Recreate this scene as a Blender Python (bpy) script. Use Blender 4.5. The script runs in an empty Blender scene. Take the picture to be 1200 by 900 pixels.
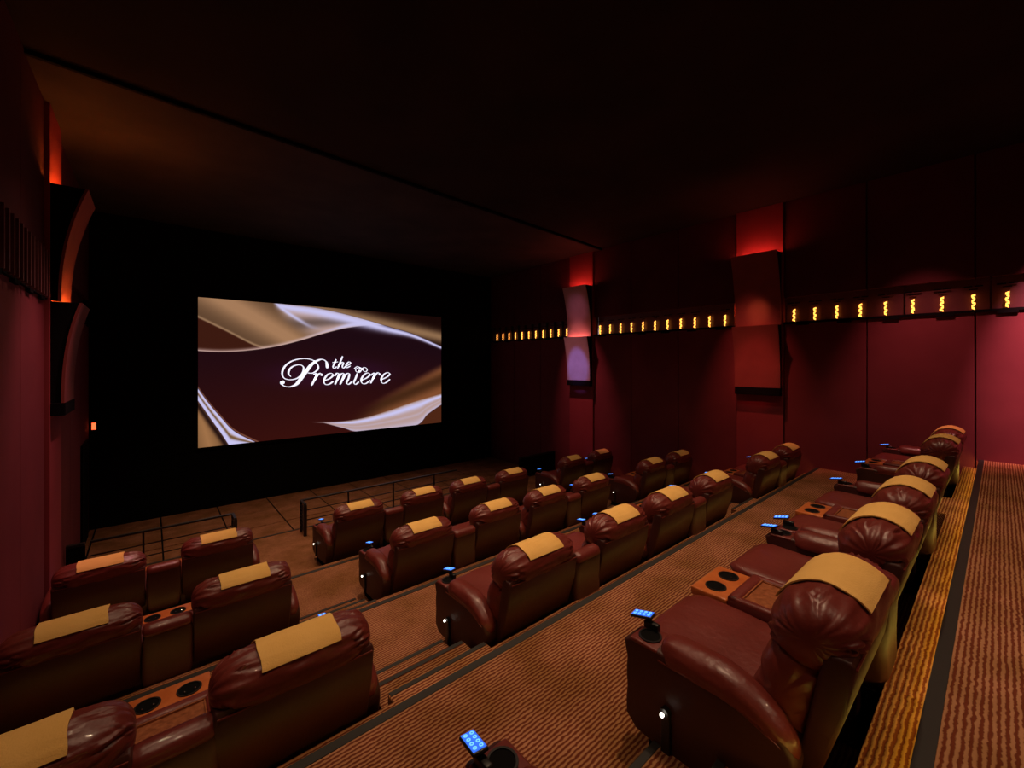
import bpy, math, random
import numpy as np
from mathutils import Vector, noise, Matrix
PI = math.pi
random.seed(7)
SC = bpy.context.scene
COL = SC.collection
H = 3.75                      # camera height above the front floor

# ---------------------------------------------------------------- camera
cam_d = bpy.data.cameras.new('camera')
cam_d.sensor_width = 36.0
cam_d.lens = 492.06 * 36 / 1200
cam_d.shift_y = -(450 - 425.8) / 1200
cam_d.clip_start = 0.02
cam = bpy.data.objects.new('camera', cam_d)
cam.location = (0, 0, H)
cam.rotation_euler = (PI / 2, 0, -math.radians(40.689))
COL.objects.link(cam)
SC.camera = cam

# ---------------------------------------------------------------- world, exposure, lights
w = bpy.data.worlds.new('world'); SC.world = w; w.use_nodes = True
w.node_tree.nodes['Background'].inputs[0].default_value = (1, .7, .5, 1)
w.node_tree.nodes['Background'].inputs[1].default_value = 0.0
SC.view_settings.view_transform = 'Standard'
SC.view_settings.look = 'None'
SC.view_settings.gamma = 1
SC.view_settings.use_curve_mapping = False
SC.view_settings.exposure = 0.0

XL, XR, YF, YB, ZC = -1.06, 10.35, 13.35, -3.0, 3.47   # room shell; z relative to the camera

def spot(name, loc, aim, energy, color, angle, blend=1.0, radius=.04):
    d = bpy.data.lights.new(name, 'SPOT')
    d.energy = energy; d.color = color; d.spot_size = math.radians(angle); d.spot_blend = blend
    d.shadow_soft_size = radius
    o = bpy.data.objects.new(name, d)
    o.location = (loc[0], loc[1], loc[2] + H)
    v = Vector(aim) - Vector(loc)
    o.rotation_euler = v.to_track_quat('-Z', 'Y').to_euler()
    COL.objects.link(o)
    return o

WARM = (1.0, .67, .42)
# house downlights recessed in the black ceiling
for X, Y, e in [(2.9, 1.5, 300), (5.0, 1.6, 230), (7.8, 1.5, 190),
                (.1, 4.1, 120), (2.8, 4.3, 300), (5.0, 4.3, 220), (7.8, 4.2, 120),
                (2.9, 6.9, 310), (5.2, 6.9, 200), (7.9, 6.7, 70), (0.2, 6.7, 110), (.3, 1.6, 120),
                (2.0, 10.0, 520), (4.8, 9.7, 180), (7.4, 9.6, 30),
                (8.2, -2.3, 170), (2.6, -2.3, 300), (5.4, -2.3, 250)]:
    spot('downlight', (X, Y, ZC - .04), (X, Y, -3), e, WARM, 84, 1.0)
# red wall-wash lights
spot('wall_wash', (8.7, -.9, ZC - .05), (XR, -.9, .3), 2700, (1, .36, .42), 40)
spot('wall_wash', (8.9, .9, ZC - .05), (XR, .9, -.9), 420, (1, .30, .30), 44)
spot('wall_wash', (8.8, 8.9, ZC - .05), (XR, 8.5, -1.3), 650, (1, .28, .32), 34)
spot('wall_wash', (8.8, 3.7, ZC - .05), (XR, 3.6, -1.1), 420, (1, .22, .16), 36)
spot('wall_wash', (.7, 7.6, ZC - .05), (XL, 7.3, -2.0), 480, (1, .34, .38), 46)
# coloured accent spots on the sconces
spot('accent_light', (6.4, 8.6, ZC - .05), (XR - .2, 8.65, -.1), 1100, (.26, .24, 1), 11, .6)
spot('accent_light', (6.4, 8.4, ZC - .05), (XR - .2, 8.65, 1.7), 130, (1, .30, .55), 14, .9)
spot('accent_light', (6.6, 3.0, ZC - .05), (XR - .2, 3.5, 1.15), 330, (1, .34, .12), 8, 1)
spot('accent_light', (6.6, 3.1, ZC - .05), (XR - .2, 3.55, -0.1), 330, (1, .12, .10), 14, .8)

# ---------------------------------------------------------------- materials
def mat(name, color=(.5, .5, .5), rough=.5, metal=0, emit=None, estr=0, spec=.5, coat=0):
    m = bpy.data.materials.new(name); m.use_nodes = True
    b = m.node_tree.nodes['Principled BSDF']
    b.inputs['Base Color'].default_value = (*color, 1)
    b.inputs['Roughness'].default_value = rough
    b.inputs['Metallic'].default_value = metal
    b.inputs['Specular IOR Level'].default_value = spec
    b.inputs['Coat Weight'].default_value = coat
    if emit:
        b.inputs['Emission Color'].default_value = (*emit, 1)
        b.inputs['Emission Strength'].default_value = estr
    return m

def nodes(m): return m.node_tree.nodes, m.node_tree.links, m.node_tree.nodes['Principled BSDF']

def noisy(m, c1, c2, scale, detail=4, bump=0, bscale=None, coords='Object', rough=None):
    n, l, b = nodes(m)
    tc = n.new('ShaderNodeTexCoord')
    no = n.new('ShaderNodeTexNoise'); no.inputs['Scale'].default_value = scale; no.inputs['Detail'].default_value = detail
    l.new(tc.outputs[coords], no.inputs['Vector'])
    r = n.new('ShaderNodeValToRGB'); r.color_ramp.elements[0].color = (*c1, 1); r.color_ramp.elements[1].color = (*c2, 1)
    r.color_ramp.elements[0].position = .3; r.color_ramp.elements[1].position = .7
    l.new(no.outputs['Fac'], r.inputs[0]); l.new(r.outputs[0], b.inputs['Base Color'])
    if rough:
        mr = n.new('ShaderNodeMapRange'); mr.inputs[3].default_value = rough[0]; mr.inputs[4].default_value = rough[1]
        l.new(no.outputs['Fac'], mr.inputs[0]); l.new(mr.outputs[0], b.inputs['Roughness'])
    if bump:
        n2 = n.new('ShaderNodeTexNoise'); n2.inputs['Scale'].default_value = bscale or scale * 4; n2.inputs['Detail'].default_value = 3
        l.new(tc.outputs[coords], n2.inputs['Vector'])
        bp = n.new('ShaderNodeBump'); bp.inputs['Strength'].default_value = bump; bp.inputs['Distance'].default_value = .01
        l.new(n2.outputs['Fac'], bp.inputs['Height']); l.new(bp.outputs[0], b.inputs['Normal'])
    return m

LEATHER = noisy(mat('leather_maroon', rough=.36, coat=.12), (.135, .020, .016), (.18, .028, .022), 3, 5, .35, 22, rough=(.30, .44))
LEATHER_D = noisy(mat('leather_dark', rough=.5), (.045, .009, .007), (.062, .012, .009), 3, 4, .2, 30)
CLOTH = noisy(mat('headrest_cloth', rough=.85, spec=.2), (.84, .49, .14), (.92, .56, .18), 4, 4, .25, 120)
BLACK = mat('black_plastic', (.012, .011, .012), .35)
BLACKM = mat('black_matt', (.004, .0035, .0035), .9, spec=.1)
CHROME = mat('chrome', (.9, .88, .85), .12, 1)
DMETAL = mat('dark_metal', (.05, .045, .05), .4, .8)
WOOD = noisy(mat('cherry_wood', rough=.28), (.50, .12, .03), (.62, .17, .045), 14, 4)
TRAYM = noisy(mat('tray_laminate', rough=.3), (.20, .055, .02), (.40, .13, .05), 40, 5, rough=(.25, .45))
BLUE = mat('key_blue', (.02, .08, .4), .4, emit=(.04, .18, 1), estr=.9)
BLUEK = mat('key_ring', (.2, .5, .9), .4, emit=(.12, .42, 1), estr=1.5)
NOSE = mat('nosing_rubber', (.015, .012, .010), .6)
GLOWY = mat('step_light_amber', (.9, .6, .3), .5, emit=(1, .58, .10), estr=3.4)
GLOWT = mat('step_light_amber_top', (.9, .6, .3), .5, emit=(1, .70, .10), estr=11)
AMBER = mat('lamp_amber', (.9, .5, .1), .4, emit=(1, .40, .06), estr=2.8)
AMBERDIM = mat('lamp_amber_dim', (.6, .2, .05), .4, emit=(1, .25, .06), estr=.25)
REDTUBE = mat('tube_red', (.9, .2, .1), .5, emit=(1, .13, .075), estr=52)
PINKTUBE = mat('tube_pink', (.9, .2, .2), .5, emit=(1, .14, .10), estr=50)
ORTUBE = mat('tube_orange', (.9, .4, .1), .5, emit=(1, .24, .03), estr=100)
EXITM = mat('exit_glow', (.9, .2, .1), .5, emit=(1, .10, .03), estr=2.6)
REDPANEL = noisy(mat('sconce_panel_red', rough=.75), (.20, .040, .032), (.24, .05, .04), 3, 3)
PLASTER = noisy(mat('sconce_panel', rough=.7), (.34, .26, .26), (.40, .31, .31), 3, 3)

def wallmat(name, c1, c2):
    m = noisy(mat(name, rough=.8, spec=.25), c1, c2, 1.3, 5, .15, 160, coords='Object')
    return m
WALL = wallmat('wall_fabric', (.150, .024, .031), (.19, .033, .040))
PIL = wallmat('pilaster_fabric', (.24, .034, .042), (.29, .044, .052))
WALL_SHADED = wallmat('wall_fabric_shaded', (.085, .014, .017), (.11, .018, .022))  # same fabric as the lower panels, dim upper-wall shade put into its colour
CEIL_F = noisy(mat('ceiling_front', rough=.8, spec=.2), (.032, .025, .022), (.055, .043, .039), 1.1, 5)
CEIL = noisy(mat('ceiling_black', rough=.9, spec=.15), (.020, .014, .012), (.034, .024, .020), .9, 5)
BANDM = noisy(mat('band_back', rough=.35, spec=.5), (.11, .034, .038), (.14, .044, .05), 5, 3)

def carpet():
    m = mat('carpet_striped', rough=.95, spec=.1)
    n, l, b = nodes(m)
    g = n.new('ShaderNodeNewGeometry'); sx = n.new('ShaderNodeSeparateXYZ'); l.new(g.outputs['Position'], sx.inputs[0])
    def math_(op, a, c=None):
        k = n.new('ShaderNodeMath'); k.operation = op
        for i, v in enumerate((a, c)):
            if v is None: continue
            if isinstance(v, (int, float)): k.inputs[i].default_value = v
            else: l.new(v, k.inputs[i])
        return k.outputs[0]
    def noi(scale, det, src=g.outputs['Position'], sc=None):
        t = n.new('ShaderNodeTexNoise'); t.inputs['Scale'].default_value = scale; t.inputs['Detail'].default_value = det
        if sc:
            mp = n.new('ShaderNodeMapping'); mp.inputs['Scale'].default_value = sc; l.new(src, mp.inputs[0]); src = mp.outputs[0]
        l.new(src, t.inputs['Vector']); return t.outputs['Fac']
    wob = math_('MULTIPLY', math_('SUBTRACT', noi(24, 2), .5), .020)
    c = math_('ADD', math_('SUBTRACT', sx.outputs['Y'], sx.outputs['Z']), wob)
    s = math_('SINE', math_('MULTIPLY', c, 2 * PI / .025))
    s = math_('ADD', math_('MULTIPLY', s, .5), .5)
    s2 = math_('ADD', s, math_('MULTIPLY', math_('SUBTRACT', noi(60, 3), .5), 1.0))
    r = n.new('ShaderNodeValToRGB')
    e = r.color_ramp.elements
    e[0].position = .28; e[0].color = (.17, .038, .018, 1)
    e[1].position = .72; e[1].color = (.44, .205, .11, 1)
    l.new(s2, r.inputs[0])
    mx = n.new('ShaderNodeMix'); mx.data_type = 'RGBA'; mx.blend_type = 'MULTIPLY'; mx.inputs[0].default_value = 1
    r2 = n.new('ShaderNodeValToRGB'); r2.color_ramp.elements[0].position = .35; r2.color_ramp.elements[1].position = .68
    r2.color_ramp.elements[0].color = (.62, .62, .42, 1); r2.color_ramp.elements[1].color = (1, 1, 1, 1)
    l.new(noi(2.6, 6), r2.inputs[0])
    l.new(r.outputs[0], mx.inputs[6]); l.new(r2.outputs[0], mx.inputs[7]); l.new(mx.outputs[2], b.inputs['Base Color'])
    bp = n.new('ShaderNodeBump'); bp.inputs['Strength'].default_value = .5; bp.inputs['Distance'].default_value = .006
    l.new(s2, bp.inputs['Height']); l.new(bp.outputs[0], b.inputs['Normal'])
    return m
CARPET = carpet()

KNOB_GLOW = mat('knob_glow', (1, .95, .85), .2, emit=(1, .93, .8), estr=3.5)  # emission gives the lever knob its bright spot
# ---------------------------------------------------------------- mesh helpers
class MB:
    def __init__(s): s.v = []; s.f = []
    def add(s, vs, fs):
        o = len(s.v); s.v += [tuple(p) for p in vs]; s.f += [tuple(i + o for i in f) for f in fs]; return s
    def box(s, x0, x1, y0, y1, z0, z1, bev=0):
        b = min(bev, (x1 - x0) / 2.01, (y1 - y0) / 2.01, (z1 - z0) / 2.01)
        if b <= 0:
            vs = [(x, y, z) for z in (z0, z1) for y in (y0, y1) for x in (x0, x1)]
            return s.add(vs, [(0, 2, 3, 1), (4, 5, 7, 6), (0, 1, 5, 4), (2, 6, 7, 3), (0, 4, 6, 2), (1, 3, 7, 5)])
        import bmesh
        bm = bmesh.new(); bmesh.ops.create_cube(bm, size=1)
        for v in bm.verts:
            v.co = Vector((x0 + (v.co.x + .5) * (x1 - x0), y0 + (v.co.y + .5) * (y1 - y0), z0 + (v.co.z + .5) * (z1 - z0)))
        bmesh.ops.bevel(bm, geom=bm.edges[:], offset=b, segments=3, affect='EDGES', profile=.5)
        bm.verts.index_update()
        s.add([v.co[:] for v in bm.verts], [tuple(v.index for v in f.verts) for f in bm.faces]); bm.free(); return s
    def prism(s, prof, x0, x1, axis='x', bev=0):
        # prof: list of (a, b) extruded along the axis
        import bmesh
        bm = bmesh.new()
        def P(a, b, t): return {'x': (t, a, b), 'y': (a, t, b), 'z': (a, b, t)}[axis]
        A = [bm.verts.new(P(a, b, x0)) for a, b in prof]; B = [bm.verts.new(P(a, b, x1)) for a, b in prof]
        n = len(prof)
        f1 = bm.faces.new(A); f2 = bm.faces.new(B[::-1])
        for i in range(n): bm.faces.new((A[i], B[i], B[(i + 1) % n], A[(i + 1) % n]))
        bmesh.ops.recalc_face_normals(bm, faces=bm.faces[:])
        if bev:
            ed = [e for e in bm.edges if e in f1.edges[:] or e in f2.edges[:]]
            bmesh.ops.bevel(bm, geom=ed, offset=bev, segments=3, affect='EDGES', profile=.5)
        bm.verts.index_update()
        s.add([v.co[:] for v in bm.verts], [tuple(v.index for v in f.verts) for f in bm.faces]); bm.free(); return s
    def cyl(s, c, r, h, axis='z', n=20, r2=None, caps=True):
        r2 = r if r2 is None else r2
        vs = []
        for k, (rr, t) in enumerate(((r, 0), (r2, h))):
            for i in range(n):
                a = 2 * PI * i / n; p, q = rr * math.cos(a), rr * math.sin(a)
                vs.append({'z': (c[0] + p, c[1] + q, c[2] + t), 'x': (c[0] + t, c[1] + p, c[2] + q), 'y': (c[0] + p, c[1] + t, c[2] + q)}[axis])
        fs = [(i, (i + 1) % n, n + (i + 1) % n, n + i) for i in range(n)]
        if caps: fs += [tuple(range(n))[::-1], tuple(range(n, 2 * n))]
        return s.add(vs, fs)
    def ring(s, c, r1, r2, z0, z1, n=24):
        vs = []
        for rr, z in ((r1, z0), (r1, z1), (r2, z1), (r2, z0)):
            vs += [(c[0] + rr * math.cos(2 * PI * i / n), c[1] + rr * math.sin(2 * PI * i / n), z) for i in range(n)]
        fs = [(k * n + i, k * n + (i + 1) % n, ((k + 1) % 4) * n + (i + 1) % n, ((k + 1) % 4) * n + i) for k in range(4) for i in range(n)]
        return s.add(vs, fs)
    def sph(s, c, r, n=14, m=8):
        vs = [(c[0], c[1], c[2] - r)]
        for j in range(1, m):
            t = -PI / 2 + PI * j / m
            vs += [(c[0] + r * math.cos(t) * math.cos(2 * PI * i / n), c[1] + r * math.cos(t) * math.sin(2 * PI * i / n), c[2] + r * math.sin(t)) for i in range(n)]
        vs.append((c[0], c[1], c[2] + r))
        fs = [(0, 1 + (i + 1) % n, 1 + i) for i in range(n)]
        for j in range(m - 2):
            a = 1 + j * n
            fs += [(a + i, a + (i + 1) % n, a + n + (i + 1) % n, a + n + i) for i in range(n)]
        a = 1 + (m - 2) * n; fs += [(a + i, a + (i + 1) % n, len(vs) - 1) for i in range(n)]
        return s.add(vs, fs)
    def flip(s):
        s.v = [(-x, y, z) for x, y, z in s.v]; s.f = [f[::-1] for f in s.f]; return s
    def build(s, name, m, parent=None, smooth=False, loc=None, wz=False):
        me = bpy.data.meshes.new(name)
        vs = [(x, y, z + H) for x, y, z in s.v] if wz else s.v
        me.from_pydata(vs, [], s.f); me.materials.append(m)
        if smooth:
            me.polygons.foreach_set('use_smooth', [True] * len(me.polygons))
        me.update()
        o = bpy.data.objects.new(name, me); COL.objects.link(o)
        if parent: o.parent = parent
        if loc: o.location = loc
        return o

def smooth_angle(o, ang=40):
    me = o.data
    me.polygons.foreach_set('use_smooth', [True] * len(me.polygons))
    try: me.set_sharp_from_angle(angle=math.radians(ang))
    except Exception: pass
    return o

def crom(pts, per=6, closed=True):
    out = []; n = len(pts)
    rng = range(n) if closed else range(n - 1)
    for i in rng:
        g = lambda k: np.array(pts[k % n] if closed else pts[max(0, min(n - 1, k))], float)
        p0, p1, p2, p3 = g(i - 1), g(i), g(i + 1), g(i + 2)
        for k in range(per):
            t = k / per
            out.append(.5 * ((2 * p1) + (-p0 + p2) * t + (2 * p0 - 5 * p1 + 4 * p2 - p3) * t * t + (-p0 + 3 * p1 - 3 * p2 + p3) * t ** 3))
    if not closed: out.append(np.array(pts[-1], float))
    return out

def puff(prof, half, name, m, parent, axis='x', centre=0., n=22, power=5., wrinkle=0., seed=0, pleats=16, lump=.006, per=5, endmin=.0, creases=0, post=None):
    """closed cushion: a smooth profile swept along an axis with rounded, gathered ends"""
    P = crom(prof, per); cy = np.mean([p[0] for p in P]); cz = np.mean([p[1] for p in P]); np_ = len(P)
    ts = [math.sin(PI / 2 * (2 * i / (n - 1) - 1)) for i in range(n)]
    ts = [-.999] + ts[1:-1] + [.999]
    mb = MB(); vs = []
    rc = random.Random(int(seed * 100) + 5)
    CR = [(rc.uniform(0, 2 * PI), rc.choice((-1, 1)) * rc.uniform(.66, .99), rc.uniform(.035, .085), rc.uniform(.07, .16), rc.uniform(.5, 1), rc.uniform(-2.5, 2.5)) for _ in range(creases)]
    for t in ts:
        e = max(endmin, (1 - abs(t) ** power)) ** (1 / 2.6)
        for j, p in enumerate(P):
            dy, dz = p[0] - cy, p[1] - cz
            k = e
            if wrinkle:
                edge = max(0, (abs(t) - .52) / .48)
                th = j / np_ * 2 * PI
                wv = math.sin(th * pleats + 2.2 * math.sin(th * 2 + seed) + 3 * (t > 0)) * (.6 + .6 * noise.noise(Vector((th * 2, t * 3, seed))))
                k -= wrinkle * wv * edge * (1 - .5 * edge) * 1.6
            if creases and abs(t) > .45:
                th = j / np_ * 2 * PI
                for c_t, c_x, c_w, c_l, c_a, c_s in CR:
                    if (t > 0) != (c_x > 0): continue
                    dth = (th - c_t + PI) % (2 * PI) - PI - c_s * (t - c_x)
                    if abs(dth) > .4: continue
                    g_ = math.exp(-((t - c_x) / c_l) ** 2)
                    k -= .12 * c_a * g_ * (math.exp(-(dth / c_w) ** 2) - .7 * math.exp(-((dth - 1.9 * c_w) / c_w) ** 2))
            lx = lump * noise.noise(Vector((t * 3 + seed, j * .25, seed * 1.7))) * 2
            k += lx / .15
            a, b = cy + dy * k, cz + dz * k
            x = centre + half * t
            q_ = (x, a, b) if axis == 'x' else (a, x, b)
            vs.append(post(*q_) if post else q_)
    fs = []
    for i in range(n - 1):
        for j in range(np_):
            q = (i * np_ + j, i * np_ + (j + 1) % np_, (i + 1) * np_ + (j + 1) % np_, (i + 1) * np_ + j)
            fs.append(q)
    fs.append(tuple(range(np_))[::-1]); fs.append(tuple(range((n - 1) * np_, n * np_)))
    mb.add(vs, fs)
    # consistent outward normals
    a = np.array(vs); 
    area = sum(P[j][0] * P[(j + 1) % np_][1] - P[(j + 1) % np_][0] * P[j][1] for j in range(np_))
    out_ = area > 0
    if axis == 'y': out_ = not out_
    if out_: mb.f = [f[::-1] for f in mb.f]
    if MIRROR: mb.flip()
    return mb.build(name, m, parent, smooth=True)

MIRROR = False
def part(mb, name, m, parent, sm=0):
    if MIRROR: mb.flip()
    o = mb.build(name, m, parent)
    if sm: smooth_angle(o, sm)
    return o

def tag(o, label=None, cat=None, group=None, kind=None):
    if label: o['label'] = label
    if cat: o['category'] = cat
    if group: o['group'] = group
    if kind: o['kind'] = kind
    return o
def empty(name, loc=(0, 0, 0), rel=True):
    o = bpy.data.objects.new(name, None); o.location = (loc[0], loc[1], loc[2] + (H if rel else 0))
    o.empty_display_size = .2; COL.objects.link(o); return o
def copy_tree(o, parent=None, skip=()):
    c = o.copy(); COL.objects.link(c)
    if parent: c.parent = parent
    for ch in CH.get(o.name, []):
        if ch.name.split('.')[0] not in skip: copy_tree(ch, c)
    return c
CH = {}
def index_children():
    CH.clear()
    for o in bpy.data.objects:
        if o.parent: CH.setdefault(o.parent.name, []).append(o)
def struct(mb, name, m, parent=None, sm=0):
    o = mb.build(name, m, parent, wz=True)
    if sm: smooth_angle(o, sm)
    if not parent: o['kind'] = 'structure'
    return o

# ================================================================ the room
AX = (1.24, 2.08)          # left aisle
BX = (6.92, 7.76)          # right aisle
# tiers: (z, back edge Y, front edge Y)
TZ = [-1.59, -2.14, -2.75, -3.27, -3.61]
TY = [YB, .203, 2.43, 4.63, 7.04, 9.97]
LEDGE = [.205, .25, .32, .25]
FZ = -3.75
tiers = []
for i, z in enumerate(TZ):
    y0, y1 = TY[i], TY[i + 1]
    mb = MB().box(XL, XR, y0, y1, FZ - .3 if i == 4 else TZ[i + 1] - .3 if i < 4 else z - .5, z)
    fl = struct(mb, 'floor' if i else 'floor', CARPET)
    # dark rubber nosing let into the carpet edge
    struct(MB().box(XL, XR, y1 - .032, y1 + .030, z - .030, z + .004), 'trim_%d' % (i + 1), NOSE)
    if i < 4:
        # low curb ledge one riser below the platform edge
        rise = {0: .1375, 1: .1525, 2: .13, 3: .06}[i]
        struct(MB().box(XL, XR, y1, y1 + LEDGE[i], TZ[i + 1] - .02, z - rise, .006), 'trim_%d' % (i + 11), CARPET)
# front floor laid in large carpet squares
floor_front = struct(MB().box(XL, XR, TY[5], YF, FZ - .3, FZ - .012), 'floor', BLACKM)
TS = 1.13
for ix in range(-1, 12):
    for iy in range(0, 3):
        x0 = 3.57 + (ix - 4) * TS; y0 = TY[5] + .004 + iy * TS
        xa, xb = max(x0, XL), min(x0 + TS, XR); ya, yb = y0, min(y0 + TS, YF)
        if xb - xa < .1: continue
        dz = random.uniform(0, .003)
        MB().box(xa + .014, xb - .014, ya + .014, yb - .014, FZ - .012, FZ + dz, .004).build('carpet_square', CARPET, floor_front, wz=True)

# amber strip lights under each platform edge
def step_light(x0, x1, y, z, lab):
    o = MB().box(x0, x1, y + .007, y + .019, z - .058, z - .040).build('strip_light', GLOWT if z == TZ[0] else GLOWY, wz=True)
    return tag(o, lab, 'light')
row_words = ['top walkway', 'back-row platform', 'second platform from the back', 'third platform from the back']
for i in range(4):
    step_light(XL + .03, XR - .03, TY[i + 1], TZ[i], 'thin amber strip light tucked under the black edge of the %s' % row_words[i])

# stairs
def stair(xa, xb, i, n, lab):
    z0, z1 = TZ[i] + .003, (TZ + [FZ])[i + 1]; y = TY[i + 1]; r = (z0 - z1) / n; t = .33
    s = empty('stair_flight', ((xa + xb) / 2, y + .2, z1)); tag(s, lab, 'stairs')
    for k in range(1, n):
        z = z0 - r * k
        ya, yb = y + t * (k - 1), y + t * k
        mb = MB().box(xa, xb, ya + .001, yb, z1, z, .006)
        st_ = mb.build('step', CARPET); st_.data.transform(Matrix.Translation((-(xa + xb) / 2, -(y + .2), -z1))); st_.parent = s
        nb = MB().box(xa + .01, xb - .01, yb - .034, yb + .005, z - .03, z + .004).build('nosing', NOSE)
        nb.data.transform(Matrix.Translation((-(xa + xb) / 2, -(y + .2), -z1))); nb.parent = st_
    return s
names_l = ['left aisle, leading down from the top walkway', 'left aisle, below the back row', 'left aisle, below the second row from the back', 'left aisle, down to the front row']
for (a, side) in ((AX, 'left'), (BX, 'right')):
    for i, n in enumerate((4, 4, 4, 2)):
        where = names_l[i].replace('left aisle', side + ' aisle')
        stair(a[0], a[1], i, n, 'carpeted stair flight with black nosings, %s' % where)

# ceiling with its shallow cross beam
struct(MB().box(XL - .3, XR + .3, YB, YF + .2, ZC, ZC + .2), 'ceiling', CEIL)
struct(MB().add([(XL, 7.0, ZC - .05), (XL, 7.06, ZC - .05), (XR, 7.9, ZC - .05), (XR, 7.84, ZC - .05), (XL, 7.0, ZC), (XL, 7.06, ZC), (XR, 7.9, ZC), (XR, 7.84, ZC)],
                [(0, 3, 2, 1), (0, 1, 5, 4), (1, 2, 6, 5), (2, 3, 7, 6), (3, 0, 4, 7)]), 'trim_20', BLACKM)

struct(MB().add([(XL, 7.06, ZC - .03), (XR, 7.9, ZC - .03), (XR, YF, ZC - .03), (XL, YF, ZC - .03), (XL, 7.06, ZC), (XR, 7.9, ZC), (XR, YF, ZC), (XL, YF, ZC)],
                [(0, 3, 2, 1), (0, 1, 5, 4), (1, 2, 6, 5), (2, 3, 7, 6), (3, 0, 4, 7)]), 'ceiling', CEIL_F)
# front wall (black masking) and back wall
struct(MB().box(XL - .3, XR + .3, YF, YF + .2, FZ - .3, ZC), 'wall_front', BLACKM)
struct(MB().box(XL - .3, XR + .3, YB - .2, YB, FZ - .3, ZC), 'wall_back', WALL)

# side walls: deep base slab, fabric panels below and above a recessed lamp band
B0, B1 = .87, 1.41
PILS = [(8.16, 9.12), (3.04, 4.00), (-2.08, -1.12)]
seams = [-3.0, -1.12 - .96, -1.12, .27, 1.66, 3.04, 4.0, 5.44, 6.84, 8.16, 9.12, 10.5, 11.9, YF]
def side_wall(name, X, sg):
    a, b = sorted((X + sg * .12, X + sg * .32))
    wl = struct(MB().box(a, b, YB, YF, FZ - .3, ZC), name, WALL)
    for y0, y1 in zip(seams[:-1], seams[1:]):
        isp = any(abs(y0 - p[0]) < .01 for p in PILS)
        mt = PIL if isp else WALL
        off = .05 if isp else 0
        xa, xb = sorted((X - sg * off, X + sg * .12))
        g = .009
        MB().box(xa, xb, y0 + g, y1 - g, FZ, B0, .008).build('panel', mt, wl, wz=True)
        MB().box(xa, xb, y0 + g, y1 - g, B1, ZC, .008).build('panel', mt if isp else WALL_SHADED, wl, wz=True)
        if isp:
            xa, xb = sorted((X - sg * .03, X + sg * .12))
            MB().box(xa, xb, y0 + g, y1 - g, B0, B1).build('panel', mt, wl, wz=True)
        else:
            xa, xb = sorted((X + sg * .10, X + sg * .12))
            MB().box(xa, xb, y0 + .002, y1 - .002, B0, B1).build('band_panel', BANDM, wl, wz=True)
            # black shelf under the band with small brackets
            xa, xb = sorted((X - sg * .03, X + sg * .10))
            MB().box(xa, xb, y0 + .002, y1 - .002, B0 - .03, B0 + .012).build('shelf', BLACKM, wl, wz=True)
            xa, xb = sorted((X - sg * .035, X + sg * .0))
            for yb in (y0 + .25 * (y1 - y0), y0 + .75 * (y1 - y0)):
                MB().box(xa, xb, yb - .11, yb + .11, B0 - .065, B0 - .03).build('bracket', BLACKM, wl, wz=True)
    return wl
wall_r = side_wall('wall_right', XR, 1)
wall_l = side_wall('wall_left', XL, -1)

# wall lamps: amber ladder bulbs standing in the band
def lamp_proto(m, seed, n=6):
    rnd = random.Random(seed)
    e = empty('wall_lamp')
    b = MB(); z = 0
    for k in range(n):
        wd = .052 * rnd.uniform(.7, 1.05) * .85; hh = .034
        sh = rnd.uniform(-.006, .006); sl = .010 * (1 if k % 2 else -1)
        y0, y1 = sh - wd / 2, sh + wd / 2
        for x0, x1 in ((-.012, .012),):
            vs = [(x, y, zz) for x in (x0, x1) for y, zz in ((y0, z + sl), (y1, z - sl), (y1, z + hh - sl), (y0, z + hh + sl))]
            b.add(vs, [(0, 1, 2, 3), (4, 7, 6, 5), (0, 4, 5, 1), (1, 5, 6, 2), (2, 6, 7, 3), (3, 7, 4, 0)])
        z += .042
    b.build('bulb', m, e, loc=(0, 0, .02))
    MB().box(-.004, .012, -.014, .014, -.0, .26).build('holder', DMETAL, e)
    br = MB(); br.box(.02, .032, -.11, -.012, .395, .412); br.box(.02, .032, .012, .11, .395, .412); br.box(.02, .032, -.05, .05, .345, .360)
    br.build('bracket', BLACKM, e)
    return e
LY = [13.46 * .9655 - .3677 * k for k in range(11)], [8.25 * .9655 - .3677 * k for k in range(11)], [2.97 * .9655 - .3677 * k for k in range(10)]
GL = ['small amber ladder lamps in the right wall band nearest the screen', 'small amber ladder lamps in the right wall band between the two sconces', 'small amber ladder lamps in the right wall band nearest the top walkway']
ORD = ['first', 'second', 'third', 'fourth', 'fifth', 'sixth', 'seventh', 'eighth', 'ninth', 'tenth', 'eleventh']
LB = ['%s glowing amber lamp from the screen, in the right band before the far sconce',
      '%s glowing amber lamp from the far sconce, in the band between the two sconces',
      '%s glowing amber lamp right of the near sconce in the right wall band']
protos = [lamp_proto(AMBER, s) for s in (1, 2, 3)]
index_children()
used = set(); cnt = 0
for g, ys in enumerate(LY):
    for q, y in enumerate(ys):
        p = protos[cnt % 3]
        o = p if p.name not in used else copy_tree(p)
        used.add(p.name); cnt += 1
        o.location = (XR + .045, y, B0 + .012 + H)
        tag(o, LB[g] % ORD[q], 'wall lamp', GL[g])
dimp = lamp_proto(AMBERDIM, 5); index_children()
for k, y in enumerate([8.25 * .9655 - .3677 * k for k in range(0, 6)]):
    o = dimp if k == 0 else copy_tree(dimp)
    o.location = (XL - .045, y, B0 + .012 + H); o.rotation_euler = (0, 0, PI)
    tag(o, '%s dim lamp from the sconce, hidden between fins of the left wall band' % ORD[k], 'wall lamp', 'dim lamps in the left wall band')
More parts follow.
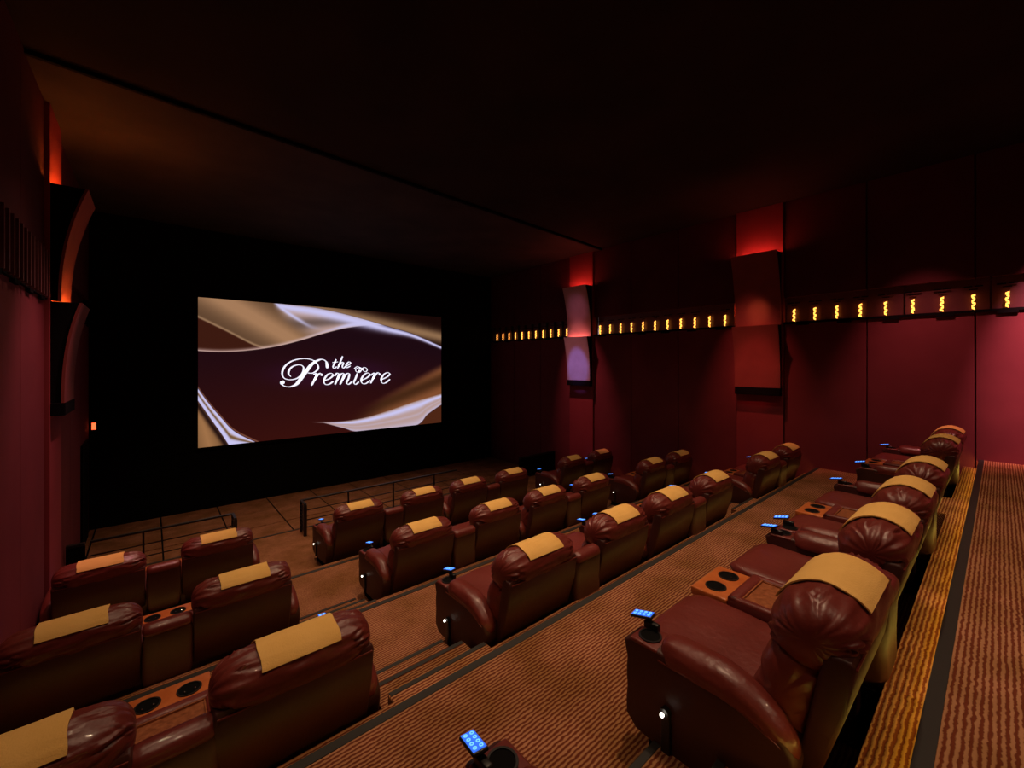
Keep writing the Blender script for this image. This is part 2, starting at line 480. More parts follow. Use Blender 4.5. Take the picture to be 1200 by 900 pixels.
# thin dividing fins and bright posts of the bands
def fins(X, sg, ys, wl, th=.012, m=DMETAL):
    for y in ys:
        xa, xb = sorted((X - sg * .0, X + sg * .10))
        MB().box(xa, xb, y - th / 2, y + th / 2, B0 + .012, B1).build('fin', m, wl, wz=True)
fins(XR, 1, [LY[0][0] + .18] + [y - .184 for y in LY[0][:10]], wall_r, .006)
for y in (2.99, 1.13, .10, 4.04, 7.98):
    MB().box(XR - .012, XR + .01, y - .012, y + .012, B0 + .012, B1).build('post', CHROME, wall_r, wz=True)
for y in [8.0 - .184 * k for k in range(14)]:
    MB().box(XL - .10, XL + .07, y - .02, y + .02, B0 - .02, B1 + .02).build('fin', BANDM, wall_l, wz=True)

# sconces: two stacked curved panels with hidden light tubes
def sconce(X, sg, y0, y1, tube_top, tube_mid, lab, pm=None):
    s = empty('wall_sconce', (X, (y0 + y1) / 2, -.72)); tag(s, lab, 'sconce')
    ox, oy, oz = X, (y0 + y1) / 2, -.72
    def loc(mb): mb.v = [(x - ox, y - oy, z - oz) for x, y, z in mb.v]; return mb
    def outf(z, za, zb, a, b, p): return a + (b - a) * ((z - za) / (zb - za)) ** p
    for nm, za, zb, a, b, p in (('upper_panel', B0 - .04, 2.39, .10, .36, 2.2), ('lower_panel', -.53, B0 - .045, .13, .30, 2.4)):
        N = 14; outer = []; inner = []
        for k in range(N + 1):
            z = za + (zb - za) * k / N; o_ = outf(z, za, zb, a, b, p)
            outer.append((X - sg * o_, z)); inner.append((X - sg * (o_ - .03), z))
        loc_mb = MB(); ya, yb = y0 + .02, y1 - .02
        n = N + 1
        vs = []
        for (q, z) in outer: vs += [(q, ya, z), (q, yb, z)]
        for (q, z) in inner: vs += [(q, ya, z), (q, yb, z)]
        fs = []
        for k in range(N):
            fs.append((2 * k, 2 * k + 1, 2 * k + 3, 2 * k + 2)); m_ = 2 * n
            fs.append((m_ + 2 * k, m_ + 2 * k + 2, m_ + 2 * k + 3, m_ + 2 * k + 1))
            fs.append((2 * k, 2 * k + 2, m_ + 2 * k + 2, m_ + 2 * k)); fs.append((2 * k + 1, m_ + 2 * k + 1, m_ + 2 * k + 3, 2 * k + 3))
        fs.append((0, m_, m_ + 1, 1)); fs.append((2 * N, 2 * N + 1, m_ + 2 * N + 1, m_ + 2 * N))
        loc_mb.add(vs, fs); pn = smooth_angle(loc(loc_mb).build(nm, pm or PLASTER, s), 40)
        # dark cheeks closing the sides
        for yy in (ya + .02, yb - .035):
            prof = [(X, za)] + inner + [(X, zb)]
            cb = MB().prism([(q, z) for q, z in prof], yy, yy + .015, 'y'); loc(cb).build('side_cheek', BLACKM, s)
        zt = zb - .07; xi = X - sg * (b - .15)
        loc(MB().cyl((xi, ya + .1, zt), .018, yb - ya - .2, 'y', 10)).build('light_tube', tube_top if nm == 'upper_panel' else tube_mid, s)
    xa, xb = sorted((X - sg * .14, X))
    loc(MB().box(xa, xb, y0 + .02, y1 - .02, -.70, -.53, .01)).build('base_block', BLACKM, s)
    return s
sconce(XR - .05, 1, 8.16, 9.12, REDTUBE, PINKTUBE, 'curved two-part wall sconce glowing mauve above and blue-violet below, nearer the screen')
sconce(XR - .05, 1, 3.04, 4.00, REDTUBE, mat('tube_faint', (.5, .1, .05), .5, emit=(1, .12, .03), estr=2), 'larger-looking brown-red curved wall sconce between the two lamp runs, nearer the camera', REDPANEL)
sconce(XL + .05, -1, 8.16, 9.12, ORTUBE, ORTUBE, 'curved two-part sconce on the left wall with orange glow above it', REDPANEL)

# low black guard panels at the end of the front platform
def guard(x0, x1, lab):
    e = empty('partition', ((x0 + x1) / 2, 9.82, TZ[4])); tag(e, lab, 'partition')
    hx = (x1 - x0) / 2
    MB().box(-hx, hx, -.03, .03, .03, .62, .004).build('board', BLACKM, e)
    MB().box(-hx, hx, -.04, .04, .62, .665, .006).build('cap', BLACK, e)
    MB().box(-hx, hx, -.035, .035, 0, .03).build('kick_rail', BLACK, e)
guard(8.75, XR - .02, 'low black guard panel beside the right wall at the front platform edge')
guard(XL + .02, XL + .24, 'narrow black guard panel against the left wall at the front platform edge')

# handrails
def rail(x0, x1, y, yret, end, posts, lab):
    zb = TZ[4]; top = -2.93
    e = empty('guard_rail', ((x0 + x1) / 2, y, zb)); tag(e, lab, 'railing')
    L = lambda mb: setattr(mb, 'v', [(a - (x0 + x1) / 2, b - y, c - zb) for a, b, c in mb.v]) or mb
    L(MB().box(x0, x1, y - .025, y + .025, top - .035, top, .008)).build('top_rail', DMETAL, e)
    for z in (top - .25, top - .46):
        L(MB().box(x0, x1, y - .008, y + .008, z - .008, z + .008)).build('mid_rail', DMETAL, e)
    for p in posts:
        L(MB().box(p - .015, p + .015, y - .015, y + .015, zb, top - .035)).build('post', DMETAL, e)
    xe = x0 + .025 if end < 0 else x1 - .025
    L(MB().box(xe - .025, xe + .025, yret - .025, y - .025, top - .035, top, .008)).build('return_rail', DMETAL, e)
    L(MB().box(xe - .03, xe + .03, yret - .03, yret + .03, zb, top - .03, .005)).build('end_post', DMETAL, e)
    L(MB().box(xe - .02, xe + .02, y - .02, y + .02, zb, top - .03)).build('post', DMETAL, e)
    b = MB()
    for k in range(8): b.box(xe - .02, xe + .02, yret + .03, y - .02, zb + .08 + k * .07, zb + .09 + k * .07)
    L(b).build('ladder_bars', DMETAL, e)
rail(2.42, 6.4, 9.80, 9.48, -1, [3.45, 4.55, 5.7], 'black metal guard rail in front of the middle block, right of the aisle')
rail(XL + .3, 1.24, 9.80, 9.48, 1, [-.1], 'short black metal guard rail in front of the left block')

# exit light and dark door by the left front corner
ex = empty('exit_light', (-1.0, YF - .03, -1.42)); tag(ex, 'small glowing red-orange exit light in the dark front left corner', 'exit light')
MB().box(-.05, .10, -.02, .03, -.12, .12, .01).build('housing', BLACKM, ex)
MB().box(-.01, .06, -.028, -.02, -.07, .08).build('lit_face', EXITM, ex)
d = struct(MB().box(XL - .01, XL + .03, 11.9, 12.9, FZ, -1.65), 'door_1', BLACKM)

# ================================================================ the screen
CURV = dict(
A=[(0.2331, -0.01), (0.3043, 0.0021), (0.4121, 0.0115), (0.56, 0.0559), (0.725, 0.1258), (0.8459, 0.177), (1.01, 0.2859)],
A2=[(0.2331, -0.01), (0.2787, 0.0674), (0.3393, 0.139), (0.3843, 0.1792), (0.45, 0.1896)],
B=[(-.01, 0.3562), (0.0691, 0.362), (0.1579, 0.3474), (0.2536, 0.3128), (0.3393, 0.2639), (0.4309, 0.2024), (0.5291, 0.1499), (0.6347, 0.1193), (0.725, 0.1196), (0.8459, 0.1746), (1.01, 0.2899)],
C=[(-.01, 0.125), (0.0834, 0.2165), (0.1811, 0.3164), (.24, .335)],
D1=[(0.36, 0.885), (0.4121, 0.9008), (0.5089, 0.9116), (0.6129, 0.8956), (0.725, 0.8518), (0.8459, 0.7939), (1.0115, 0.7297)],
D2=[(0.36, 0.885), (0.4121, 0.9008), (0.5089, 0.9648), (0.5915, 1.01), (0.8459, 1.0102), (0.9233, 0.9116), (1.0115, 0.8237)],
F=[(0.4989, 0.8588), (0.6791, 0.7046), (1.0146, 0.4107)],
E1=[(-.01, 0.57), (0.027, 0.6937), (0.0691, 0.8104), (0.1127, 0.9151), (0.1951, 1.02)],
E2=[(-.01, 0.6553), (0.0339, 0.8049), (0.0691, 0.9225), (0.0957, 1.02)],
E3=[(-.01, .63), (0.0202, 0.7243), (0.0479, 0.7912), (0.0834, 0.8932), (0.1388, 1.006)])
SW, SH, SX, SZ, SY = 7.125, 3.838, .907, 1.686, 13.3
def screen():
    nx, ny = 560, 300
    S, T = np.meshgrid(np.linspace(0, 1, nx + 1), np.linspace(0, 1, ny + 1))
    def curve(k):
        p = np.array(crom(CURV[k], 8, False)); o = np.argsort(p[:, 0]); return np.interp(S, p[o, 0], p[o, 1])
    A, A2, B, C, D1, D2, F, E1, E2, E3 = [curve(k) for k in ('A', 'A2', 'B', 'C', 'D1', 'D2', 'F', 'E1', 'E2', 'E3')]
    sm = lambda x, a, b: np.clip((x - a) / (b - a), 0, 1) ** 2 * (3 - 2 * np.clip((x - a) / (b - a), 0, 1))
    col = lambda r, g, b: np.array([r, g, b], float) / 255
    img = np.zeros(S.shape + (3,))
    def mixin(mask, c):
        m = np.clip(mask, 0, 1)[..., None]; img[:] = img * (1 - m) + np.broadcast_to(c, img.shape) * m
    dark, red = col(34, 18, 24), col(60, 24, 20)
    g = np.clip(1.15 * T - .35 + .25 * (.5 - np.abs(S - .35)), 0, 1)[..., None]
    img[:] = dark * (1 - g) + red * g
    tan, brown, lav, pink = col(176, 134, 98), col(88, 54, 42), col(200, 196, 240), col(190, 158, 152)
    ab = .006
    # tan drape top left with dark diagonal folds
    above = sm(B - T, 0, ab)
    d1 = S * 1.0 - T * .9
    f1 = np.clip(np.exp(-((d1 - .07) / .10) ** 2) * .8 + .25 + .45 * np.exp(-((d1 - .30) / .05) ** 2) * (T > .05), 0, 1)
    base = tan * (.35 + .65 * f1[..., None]) + brown * .25
    mixin(above, base * .82)
    mixin(above * sm(T - C, 0, ab) * sm(.24 - S, 0, .03), col(62, 32, 24))
    mixin(above * np.exp(-((T - C + .006) / .008) ** 2) * (S < .24) * .55, col(190, 150, 115))
    # pinkish sheen between the two ribbons
    sheen = above * sm(T - A, 0, ab) * sm(S, .233, .30) * np.where(S < .45, sm(A2 - T, -.10, .03), 1)
    k = .5 + .5 * np.sin((T - A) / (np.maximum(B - A, .02)) * 9)
    mixin(sheen * .9, pink * (.55 + .45 * k[..., None]))
    # outside right of ribbon A
    out_ = sm(A - T, 0, ab) * sm(S, .24, .30)
    ang = (T - .30 * (S - .3))
    f2 = np.exp(-((ang + .02) / .055) ** 2)
    mixin(out_, col(30, 16, 14) * np.ones_like(img) + (tan * .80 - col(30, 16, 14)) * f2[..., None])
    # bright lavender ribbons
    wA = .012 + .030 * np.exp(-((S - .52) / .28) ** 2)
    mixin(np.exp(-((T - A - wA * .8) / wA) ** 2) * sm(S, .235, .27) * sm(T - A, -.004, .004), lav)
    mixin(np.exp(-((T - A2 + .02) / .016) ** 2) * (S > .23) * sm(.44 - S, 0, .14) * .9 * sm(T - A, 0, .01), lav)
    wB = .010 + .020 * np.exp(-((S - .68) / .16) ** 2)
    lb = np.exp(-((T - B + wB) / wB) ** 2) * sm(B - T, -.002, .004) * np.where(S > .25, sm(T - A, -.002, .006), 1)
    tcol = pink * (1 - sm(S, .3, .6)[..., None]) + lav * sm(S, .3, .6)[..., None]
    mixin(lb * (.45 + .55 * sm(S, .1, .5)), tcol)
    mixin(np.exp(-((T - B + .004) / .0035) ** 2) * .8 * sm(.6 - S, 0, .2), col(225, 190, 180))
    # brown drape lower right
    lowr = sm(T - F, 0, .10) * sm(D1 - T, -.004, .004) * sm(S, .5, .72)
    mixin(lowr, col(128, 78, 50) * (.55 + .45 * np.cos((S * .8 + T * 1.3) * 11)[..., None] ** 2))
    ind = sm(T - D1, 0, ab) * sm(D2 - T, 0, ab) * sm(S, .40, .43)
    q = (T - D1) / np.maximum(D2 - D1, .01)
    mixin(ind, pink * .95 + (lav - pink * .95) * (np.exp(-((q - .18) / .14) ** 2) + .55 * np.exp(-((q - .95) / .18) ** 2) + .3 * np.exp(-((q - .55) / .06) ** 2))[..., None])
    mixin(np.exp(-((T - D1) / .004) ** 2) * sm(S, .37, .45) * .7, col(210, 190, 190))
    mixin(sm(T - D2, 0, ab) * sm(S, .845, .86), col(78, 42, 28))
    # lower left swoosh
    low = sm(T - E2, 0, ab)
    mixin(low, col(158, 112, 74) * (.35 + .65 * np.clip(1 - (np.abs(S - .0 - (T - .72) * .12)) / .12, 0, 1)[..., None]))
    mixin(low * np.exp(-((T - E2 - .03) / .035) ** 2) * .85, col(26, 15, 18))
    inE = sm(T - E1, 0, ab) * sm(E2 - T, 0, ab) * (S < .19)
    q = (T - E1) / np.maximum(E2 - E1, .01)
    mixin(inE, lav * (1 - .35 * np.exp(-((q - .45) / .12) ** 2))[..., None] + (col(180, 140, 110) - lav) * (np.exp(-((q - .42) / .13) ** 2) * .8)[..., None])
    mixin(np.exp(-((T - E1 + .008) / .005) ** 2) * (S < .19) * .55, col(190, 130, 100))
    # glow around the title
    gl = np.exp(-(((S - .475) / .26) ** 2 + ((T - .52) / .12) ** 2) ** 2)
    img[:] = img + gl[..., None] * col(5, 2, 14)
    img = np.clip(img, 0, 1) ** 2.2
    vs = np.stack([SX + S * SW, np.full_like(S, SY), SZ + H - T * SH], -1).reshape(-1, 3)
    i = np.arange(nx)[None, :] + (nx + 1) * np.arange(ny)[:, None]
    q = np.stack([i, i + nx + 1, i + nx + 2, i + 1], -1).reshape(-1, 4)
    e = empty('cinema_screen', (SX + SW / 2, SY, SZ - SH)); tag(e, 'wide cinema screen showing brown satin swooshes and the white words the Premiere', 'screen')
    o0 = np.array([SX + SW / 2, SY, SZ - SH + H])
    me = bpy.data.meshes.new('picture'); me.from_pydata((vs - o0).tolist(), [], q.tolist())
    at = me.color_attributes.new('Col', 'FLOAT_COLOR', 'POINT')
    rgba = np.concatenate([img.reshape(-1, 3), np.ones((img.shape[0] * img.shape[1], 1))], 1)
    at.data.foreach_set('color', rgba.astype(np.float32).ravel())
    m = bpy.data.materials.new('screen_picture'); m.use_nodes = True; n = m.node_tree.nodes; l = m.node_tree.links; n.clear()
    ou = n.new('ShaderNodeOutputMaterial'); em = n.new('ShaderNodeEmission'); ca = n.new('ShaderNodeAttribute'); ca.attribute_name = 'Col'
    em.inputs[1].default_value = 1.0
    l.new(ca.outputs['Color'], em.inputs[0]); l.new(em.outputs[0], ou.inputs[0])
    me.materials.append(m); me.update()
    pic = bpy.data.objects.new('picture', me); COL.objects.link(pic); pic.parent = e
    MB().box(-SW / 2 - .06, SW / 2 + .06, .006, .05, -.06, SH + .06).build('backing', BLACKM, e)
    return e
scr = screen()
WHITE = mat('title_white', (.9, .9, 1), .5, emit=(.86, .86, 1), estr=1.15)
STROKES = [
[(0.2695, 0.572), (0.2686, 0.5937), (0.2801, 0.6106), (0.2996, 0.6138), (0.3209, 0.5959), (0.3386, 0.5541), (0.358, 0.5011), (0.3768, 0.4522), (0.3968, 0.4224), (0.4197, 0.4083), (0.4367, 0.4272), (0.4414, 0.4778)],
[(0.3005, 0.5391), (0.2921, 0.5158), (0.2968, 0.4815), (0.3137, 0.4567), (0.3352, 0.451), (0.3478, 0.4706), (0.3434, 0.5154), (0.3242, 0.5516), (0.2959, 0.5619), (0.2745, 0.5457), (0.2695, 0.5038), (0.2819, 0.4546), (0.309, 0.4182), (0.3473, 0.4032), (0.3818, 0.4136), (0.4024, 0.4493), (0.4024, 0.4872), (0.3828, 0.5145), (0.3629, 0.512)],
[(0.3848, 0.5284), (0.3968, 0.5169), (0.3988, 0.5289), (0.3893, 0.5692), (0.3778, 0.6102)],
[(0.3893, 0.5692), (0.4008, 0.5349), (0.412, 0.5173), (0.4192, 0.5276)],
[(0.4264, 0.5761), (0.4492, 0.561), (0.4645, 0.5352), (0.4576, 0.5187), (0.4409, 0.5303), (0.4274, 0.5731), (0.4326, 0.6036), (0.4482, 0.6045), (0.4661, 0.5821)],
[(0.4703, 0.5415), (0.481, 0.5193), (0.4886, 0.5257), (0.4832, 0.5625), (0.4725, 0.608)],
[(0.4821, 0.5707), (0.4983, 0.526), (0.5103, 0.5243), (0.5054, 0.5614), (0.494, 0.6093)],
[(0.5043, 0.5717), (0.5207, 0.5267), (0.5335, 0.525), (0.5301, 0.5625), (0.5224, 0.5954), (0.5301, 0.6105), (0.5447, 0.5904)],
[(0.5696, 0.5219), (0.561, 0.5638), (0.5537, 0.5951), (0.561, 0.6124), (0.5764, 0.5921)],
[(0.5542, 0.4857), (0.5673, 0.4668), (0.581, 0.4755), (0.5868, 0.4968), (0.5776, 0.5136), (0.5656, 0.5091), (0.5616, 0.4921), (0.5713, 0.4775), (0.5885, 0.482), (0.5972, 0.5034), (0.6077, 0.5101), (0.6136, 0.4931), (0.6066, 0.4758), (0.5961, 0.4757), (0.5891, 0.4926)],
[(0.5868, 0.5799), (0.6101, 0.5627), (0.626, 0.5364), (0.6171, 0.52), (0.6001, 0.5335), (0.5862, 0.5756), (0.592, 0.6068), (0.6077, 0.6077), (0.6278, 0.5818)],
[(0.6302, 0.5409), (0.6457, 0.5219), (0.6494, 0.5329), (0.6403, 0.5673), (0.629, 0.6078)],
[(0.6397, 0.5694), (0.653, 0.5352), (0.6645, 0.5191), (0.6731, 0.5325)],
[(0.6786, 0.5799), (0.7047, 0.5601), (0.721, 0.5351), (0.7122, 0.5193), (0.6934, 0.5332), (0.6786, 0.5766), (0.6854, 0.6089), (0.7015, 0.6065), (0.7223, 0.5775)],
[(0.4778, 0.4066), (0.4703, 0.4393), (0.4645, 0.4679), (0.4693, 0.4792), (0.48, 0.466)],
[(0.4608, 0.4332), (0.4853, 0.427)],
[(0.5048, 0.3814), (0.4972, 0.4187), (0.4832, 0.4824)],
[(0.4886, 0.4599), (0.5005, 0.4332), (0.5086, 0.4342), (0.5037, 0.4642), (0.5081, 0.4777), (0.518, 0.4643)],
[(0.5191, 0.4612), (0.5335, 0.4488), (0.5391, 0.4331), (0.5313, 0.4279), (0.5202, 0.4497), (0.5218, 0.4747), (0.5391, 0.4603)]]
def ribbon(mb, pts, wmax, wmin, y=-.012):
    P = crom(pts, 8, False)
    P = [np.array((p[0] * SW - SW / 2, SH - p[1] * SH)) for p in P]
    L = []; R = []
    for i, p in enumerate(P):
        t = P[min(i + 1, len(P) - 1)] - P[max(i - 1, 0)]; t = t / (np.linalg.norm(t) + 1e-9)
        nrm = np.array((-t[1], t[0]))
        ad = abs(t[1] * .93 + t[0] * .36)          # steep down strokes are thick
        wd = wmin + (wmax - wmin) * ad ** 3
        if i < 2 or i > len(P) - 3: wd *= .7
        L.append(p + nrm * wd / 2); R.append(p - nrm * wd / 2)
    n = len(P)
    vs = [(a[0], y, a[1]) for a in L] + [(a[0], y, a[1]) for a in R] + [(a[0], y + .008, a[1]) for a in L] + [(a[0], y + .008, a[1]) for a in R]
    fs = []
    for i in range(n - 1):
        fs += [(i, n + i, n + i + 1, i + 1), (i, i + 1, 2 * n + i + 1, 2 * n + i), (n + i, 3 * n + i, 3 * n + i + 1, n + i + 1)]
    mb.add(vs, fs)
wd1, wd2 = MB(), MB()
for i, s_ in enumerate(STROKES):
    if i >= 14: ribbon(wd2, s_, .044, .018)
    elif i in (0,): ribbon(wd1, s_, .105, .022)
    elif i == 1: ribbon(wd1, s_, .052, .022)
    elif i == 9: ribbon(wd1, s_, .030, .018)
    else: ribbon(wd1, s_, .058, .019)
for (a, b, r) in ((.2710, .580, .052), (.5782, .505, .045), (.4185, .529, .035), (.672, .533, .035)):
    wd1.cyl((a * SW - SW / 2, -.013, SH - b * SH), r, .008, 'y', 16)
wd1.build('title_word', WHITE, scr); wd2.build('title_word', WHITE, scr)

# ================================================================ recliners
HEAD = [(-.015, .86), (-.06, .96), (-.045, 1.05), (.03, 1.11), (.13, 1.125), (.24, 1.075), (.315, .96), (.30, .84), (.20, .77), (.07, .78)]
def make_recliner(mirror):
    global MIRROR
    MIRROR = mirror; sd = 3.3 if mirror else 1.1
    e = empty('recliner')
    # local: x across (outer arm at -x), y forward, z up
    part(MB().box(-.50, .36, .26, .84, 0, .13), 'plinth', BLACKM, e)
    sideprof = [(.93, .615), (.955, .50), (.955, .34), (.90, .13), (.30, .13), (.20, .24), (.145, .40), (.155, .50), (.25, .585), (.42, .615)]
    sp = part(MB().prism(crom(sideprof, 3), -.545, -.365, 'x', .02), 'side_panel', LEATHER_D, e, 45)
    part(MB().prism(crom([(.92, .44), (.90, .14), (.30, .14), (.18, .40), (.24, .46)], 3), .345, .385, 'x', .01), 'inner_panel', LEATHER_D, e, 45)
    # rolled arm pad
    def droop(x, y, z):
        u = max(0, (.52 - y) / .36)
        return (x + (.0 if x < -.5 else -.05 * u * u * (x + .5) / .14), y, z - .125 * u ** 2.2 * (1 if z > .6 else .8))
    puff([(-.55, .60), (-.545, .645), (-.515, .682), (-.46, .695), (-.395, .68), (-.352, .63), (-.35, .57), (-.45, .56), (-.54, .575)], .315, 'arm_pad', LEATHER, e, axis='y', centre=.455, n=26, power=9, seed=sd, lump=.004, wrinkle=.02, pleats=7, post=droop)
    # piping under the pad
    part(MB().box(-.550, -.542, .46, .76, .577, .584), 'piping', LEATHER, e)
    # cup plate and cup at the arm front
    part(MB().box(-.545, -.362, .765, .935, .60, .625, .012), 'cup_plate', LEATHER, e, 45)
    cup = part(MB().ring((-.462, .855), .052, .062, .612, .632), 'cup_holder', BLACK, e, 40)
    part(MB().cyl((-.462, .855, .610), .054, .0175), 'cup_hole', BLACKM, cup)
    # blue-lit control pad on a bracket
    cp = MB(); bx = MB()
    a = math.radians(-12)
    R = lambda mb, c: setattr(mb, 'v', [((x * math.cos(.15) - y * math.sin(.15)) + c[0], c[1] + (x * math.sin(.15) + y * math.cos(.15)) * math.cos(a) - z * math.sin(a), c[2] + y * -math.sin(a) * -1 + z) for x, y, z in mb.v]) or mb
    pc = (-.392, .945, .678)
    pad = part(R(MB().box(-.034, .034, -.065, .065, -.009, .006, .006), pc), 'control_pad', BLACK, e, 40)
    part(R(MB().box(-.028, .028, -.058, .058, .0062, .0085), pc), 'keypad', BLUE, pad)
    kb = MB()
    for i in range(2):
        for j in range(4): kb.ring((-.0135 + .027 * i, -.042 + .028 * j), .005, .009, .0086, .0105, 8)
    part(R(kb, pc), 'key_rings', BLUEK, pad)
    part(MB().box(-.412, -.376, .84, .93, .618, .664, .010), 'pad_bracket', BLACK, e, 40)
    # release lever with a small knob that emits its own bright spot
    lv = part(MB().box(-.565, -.545, .685, .735, .12, .345, .008).cyl((-.575, .71, .345), .026, .03, 'x', 14), 'knob_lever', BLACK, e, 40)
    part(MB().sph((-.592, .71, .35), .0115), 'glowing_knob', KNOB_GLOW, lv, 60)
    # seat cushion, front panel
    puff([(.20, .40), (.20, .50), (.34, .535), (.60, .545), (.84, .555), (.97, .55), (1.02, .50), (.985, .43), (.88, .40), (.5, .385)], .368, 'seat', LEATHER, e, n=20, power=9, seed=sd + 2, lump=.004, centre=0, wrinkle=.02, pleats=9)
    part(MB().box(-.36, .34, .80, .955, .13, .45, .05), 'footrest', LEATHER, e, 50)
    part(MB().box(-.36, .34, .28, .82, .13, .40), 'seat_frame', BLACKM, e)
    # back: outer shell, lumbar cushion and head pillow
    sh = MB().prism([(-.022, .93), (-.035, .90), (-.005, .70), (.085, .40), (.20, .15), (.27, .15), (.16, .45), (.07, .93)], -.425, .425, 'x', .018)
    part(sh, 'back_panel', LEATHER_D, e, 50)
    part(MB().box(-.41, .41, -.0405, -.033, .898, .906), 'back_piping', LEATHER, e)
    puff([(.14, .44), (.09, .62), (.06, .80), (.12, .88), (.24, .88), (.325, .80), (.355, .68), (.40, .56), (.38, .47), (.24, .42)], .425, 'back_cushion', LEATHER, e, n=20, power=6, seed=sd + 3, lump=.006, wrinkle=.05, pleats=11)
    puff(HEAD, .435, 'head_pillow', LEATHER, e, n=52, power=5, seed=sd + 4, lump=.004, wrinkle=.022, pleats=13, per=11, creases=46)
    # cloth over the head pillow
    P = crom(HEAD, 11); cy = np.mean([p[0] for p in P]); cz = np.mean([p[1] for p in P])
    i0 = min(range(len(P)), key=lambda i: abs(P[i][0] + .035) + abs(P[i][1] - 1.055) * 2); i1 = min(range(len(P)), key=lambda i: abs(P[i][0] - .295) + abs(P[i][1] - .985))
    seg = P[min(i0, i1):max(i0, i1) + 1]
    nx = 12; vs = []; n = len(seg)
    for lay in (0.012, 0.005):
        for k in range(nx + 1):
            x = -.212 + .424 * k / nx
            for j, p in enumerate(seg):
                q = np.array(p) - (cy, cz); q = q / np.linalg.norm(q)
                wob = .002 * noise.noise(Vector((x * 9, j * .4, sd)))
                skew = .004 * math.sin(j * .3 + sd)
                r_ = p + q * (lay + wob) * 1.0
                vs.append((x + skew, r_[0], r_[1]))
    fs = []
    M = (nx + 1) * n
    for k in range(nx):
        for j in range(n - 1):
            a_ = k * n + j
            fs.append((a_, a_ + n, a_ + n + 1, a_ + 1)); fs.append((M + a_, M + a_ + 1, M + a_ + n + 1, M + a_ + n))
    for k in range(nx):
        for j in (0, n - 1):
            a_ = k * n + j; fs.append((a_, a_ + n, M + a_ + n, M + a_))
    for j in range(n - 1):
        for k in (0, nx):
            a_ = k * n + j; fs.append((a_, a_ + 1, M + a_ + 1, M + a_))
    cm = MB().add(vs, fs)
    c_ = part(cm, 'headrest_cloth', CLOTH, e, 50)
    c_['label'] = 'tan headrest cloth'
    MIRROR = False
    return e

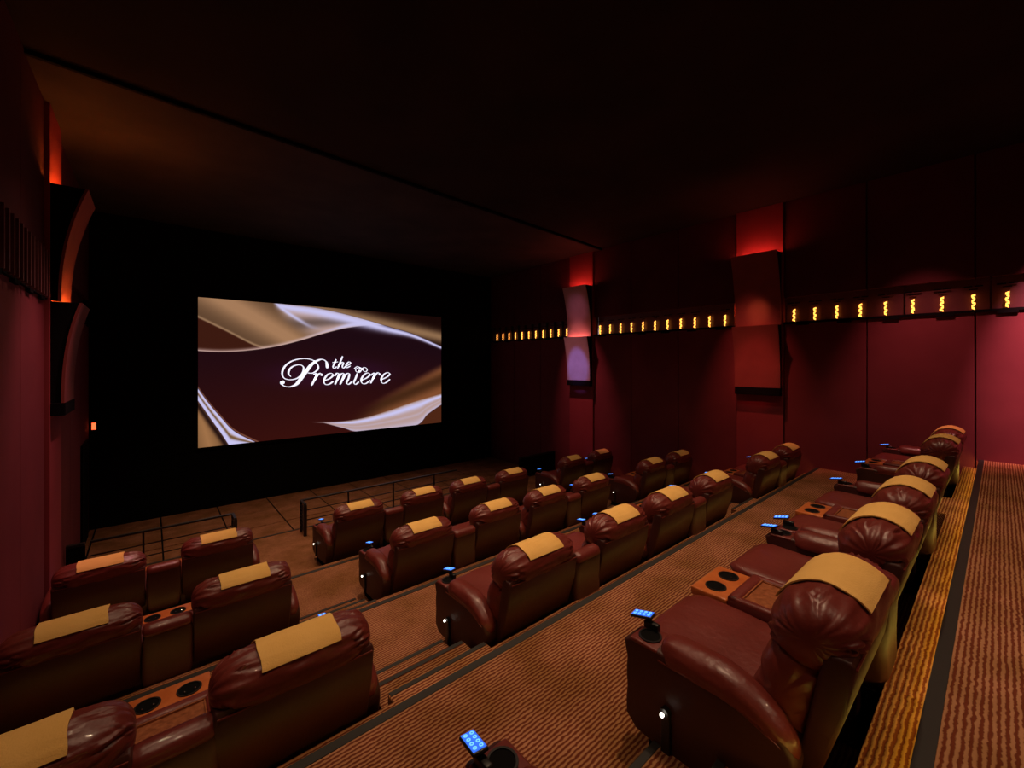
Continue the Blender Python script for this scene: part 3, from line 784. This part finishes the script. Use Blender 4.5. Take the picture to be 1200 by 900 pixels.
def make_console():
    e = empty('console')
    w2 = .236
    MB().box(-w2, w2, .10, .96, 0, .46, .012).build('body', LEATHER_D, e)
    # padded frame with tray
    fr = MB()
    for x0, x1, y0, y1 in ((-w2, -w2 + .062, .14, .80), (w2 - .062, w2, .14, .80), (-w2, w2, .72, .80), (-w2, w2, .12, .20)):
        fr.box(x0, x1, y0, y1, .40, .572, .024)
    smooth_angle(fr.build('padded_frame', LEATHER, e), 50)
    MB().box(-w2 + .06, w2 - .06, .19, .73, .50, .553).build('tray', TRAYM, e)
    lip = MB()
    lip.box(-w2 + .058, w2 - .058, .712, .722, .553, .566).box(-w2 + .058, -w2 + .066, .2, .72, .553, .562).box(w2 - .066, w2 - .058, .2, .72, .553, .562)
    lip.build('tray_lip', TRAYM, e)
    cb = smooth_angle(MB().box(-w2 + .004, w2 - .004, .80, 1.05, .475, .535, .01).build('cup_block', WOOD, e), 40)
    MB().box(-w2 + .02, w2 - .02, .82, 1.03, .40, .48).build('block_base', BLACKM, e)
    for x in (-.108, .108):
        c = MB().ring((x, .925), .060, .070, .530, .541).build('cup_holder', BLACK, e)
        MB().cyl((x, .925, .5335), .062, .003).build('cup_hole', BLACKM, c)
        MB().sph((x + .03, .90, .545), .006, 8, 5).sph((x - .025, .895, .545), .005, 8, 5).build('cup_clip', CHROME, e, smooth=True)
    # upholstered back piece with rolled top
    puff([(.0, .30), (-.012, .60), (-.018, .80), (.0, .865), (.05, .885), (.10, .86), (.125, .78), (.13, .50), (.12, .30)], .185, 'back_piece', LEATHER_D, e, n=14, power=14, lump=.001, per=5)
    puff([(-.022, .815), (-.015, .875), (.045, .902), (.11, .875), (.125, .82), (.05, .80)], .183, 'top_roll', LEATHER, e, n=12, power=12, lump=.001, per=4)
    MB().box(-.18, .18, .0, .12, 0, .34).build('back_foot', BLACKM, e)
    return e

RX = {1: [None, .545, 2.56, 3.82, 4.93, 6.19, 8.36, 9.60],
      2: [-.49, .67, 2.67, 3.93, 5.04, 6.29, 8.40, 9.64],
      3: [-.49, .73, 2.79, 4.05, 5.16, 6.41, 8.53, 9.76],
      4: [-.48, .75, 2.82, 4.08, 5.19, 6.42, 8.54, 9.77]}
RY = {1: .41, 2: 2.67, 3: 5.00, 4: 7.37}
rown = {1: 'back row nearest the camera', 2: 'second row from the back', 3: 'third row from the back', 4: 'front row nearest the screen'}
pos = ['left seat of the left block', 'aisle seat of the left block', 'first, left aisle seat of the middle block', 'second seat of the middle block',
       'third seat of the middle block', 'fourth, right aisle seat of the middle block', 'aisle seat of the right block', 'wall seat of the right block']
pL, pR, pc = make_recliner(False), make_recliner(True), make_console()
index_children()
seen = set()
for r in (1, 2, 3, 4):
    for i, X in enumerate(RX[r]):
        if X is None: continue
        p = pL if i % 2 == 0 else pR
        o = copy_tree(p, skip=('knob_lever',) if i in (0, 3, 4, 7) and p.name in seen else ()) if p.name in seen else p
        seen.add(p.name)
        o.location = (X, RY[r] - (.03 if (r, i) == (1, 1) else 0), TZ[r] + H)
        o.rotation_euler = (0, 0, random.uniform(-.006, .006))
        tag(o, 'maroon recliner, %s, %s' % (pos[i], rown[r]), 'recliner', 'maroon leather recliners')
    for a, b, nm in ((0, 1, 'left block'), (2, 3, 'left one of the middle block'), (4, 5, 'right one of the middle block'), (6, 7, 'right block')):
        if RX[r][a] is None: continue
        o = copy_tree(pc) if pc.name in seen else pc
        seen.add(pc.name)
        o.location = ((RX[r][a] + RX[r][b]) / 2, RY[r], TZ[r] + H)
        tag(o, 'maroon console with cup holders, %s, %s' % (nm, rown[r].replace(' nearest the camera', '').replace(' nearest the screen', '')), 'console', 'consoles between the recliners')
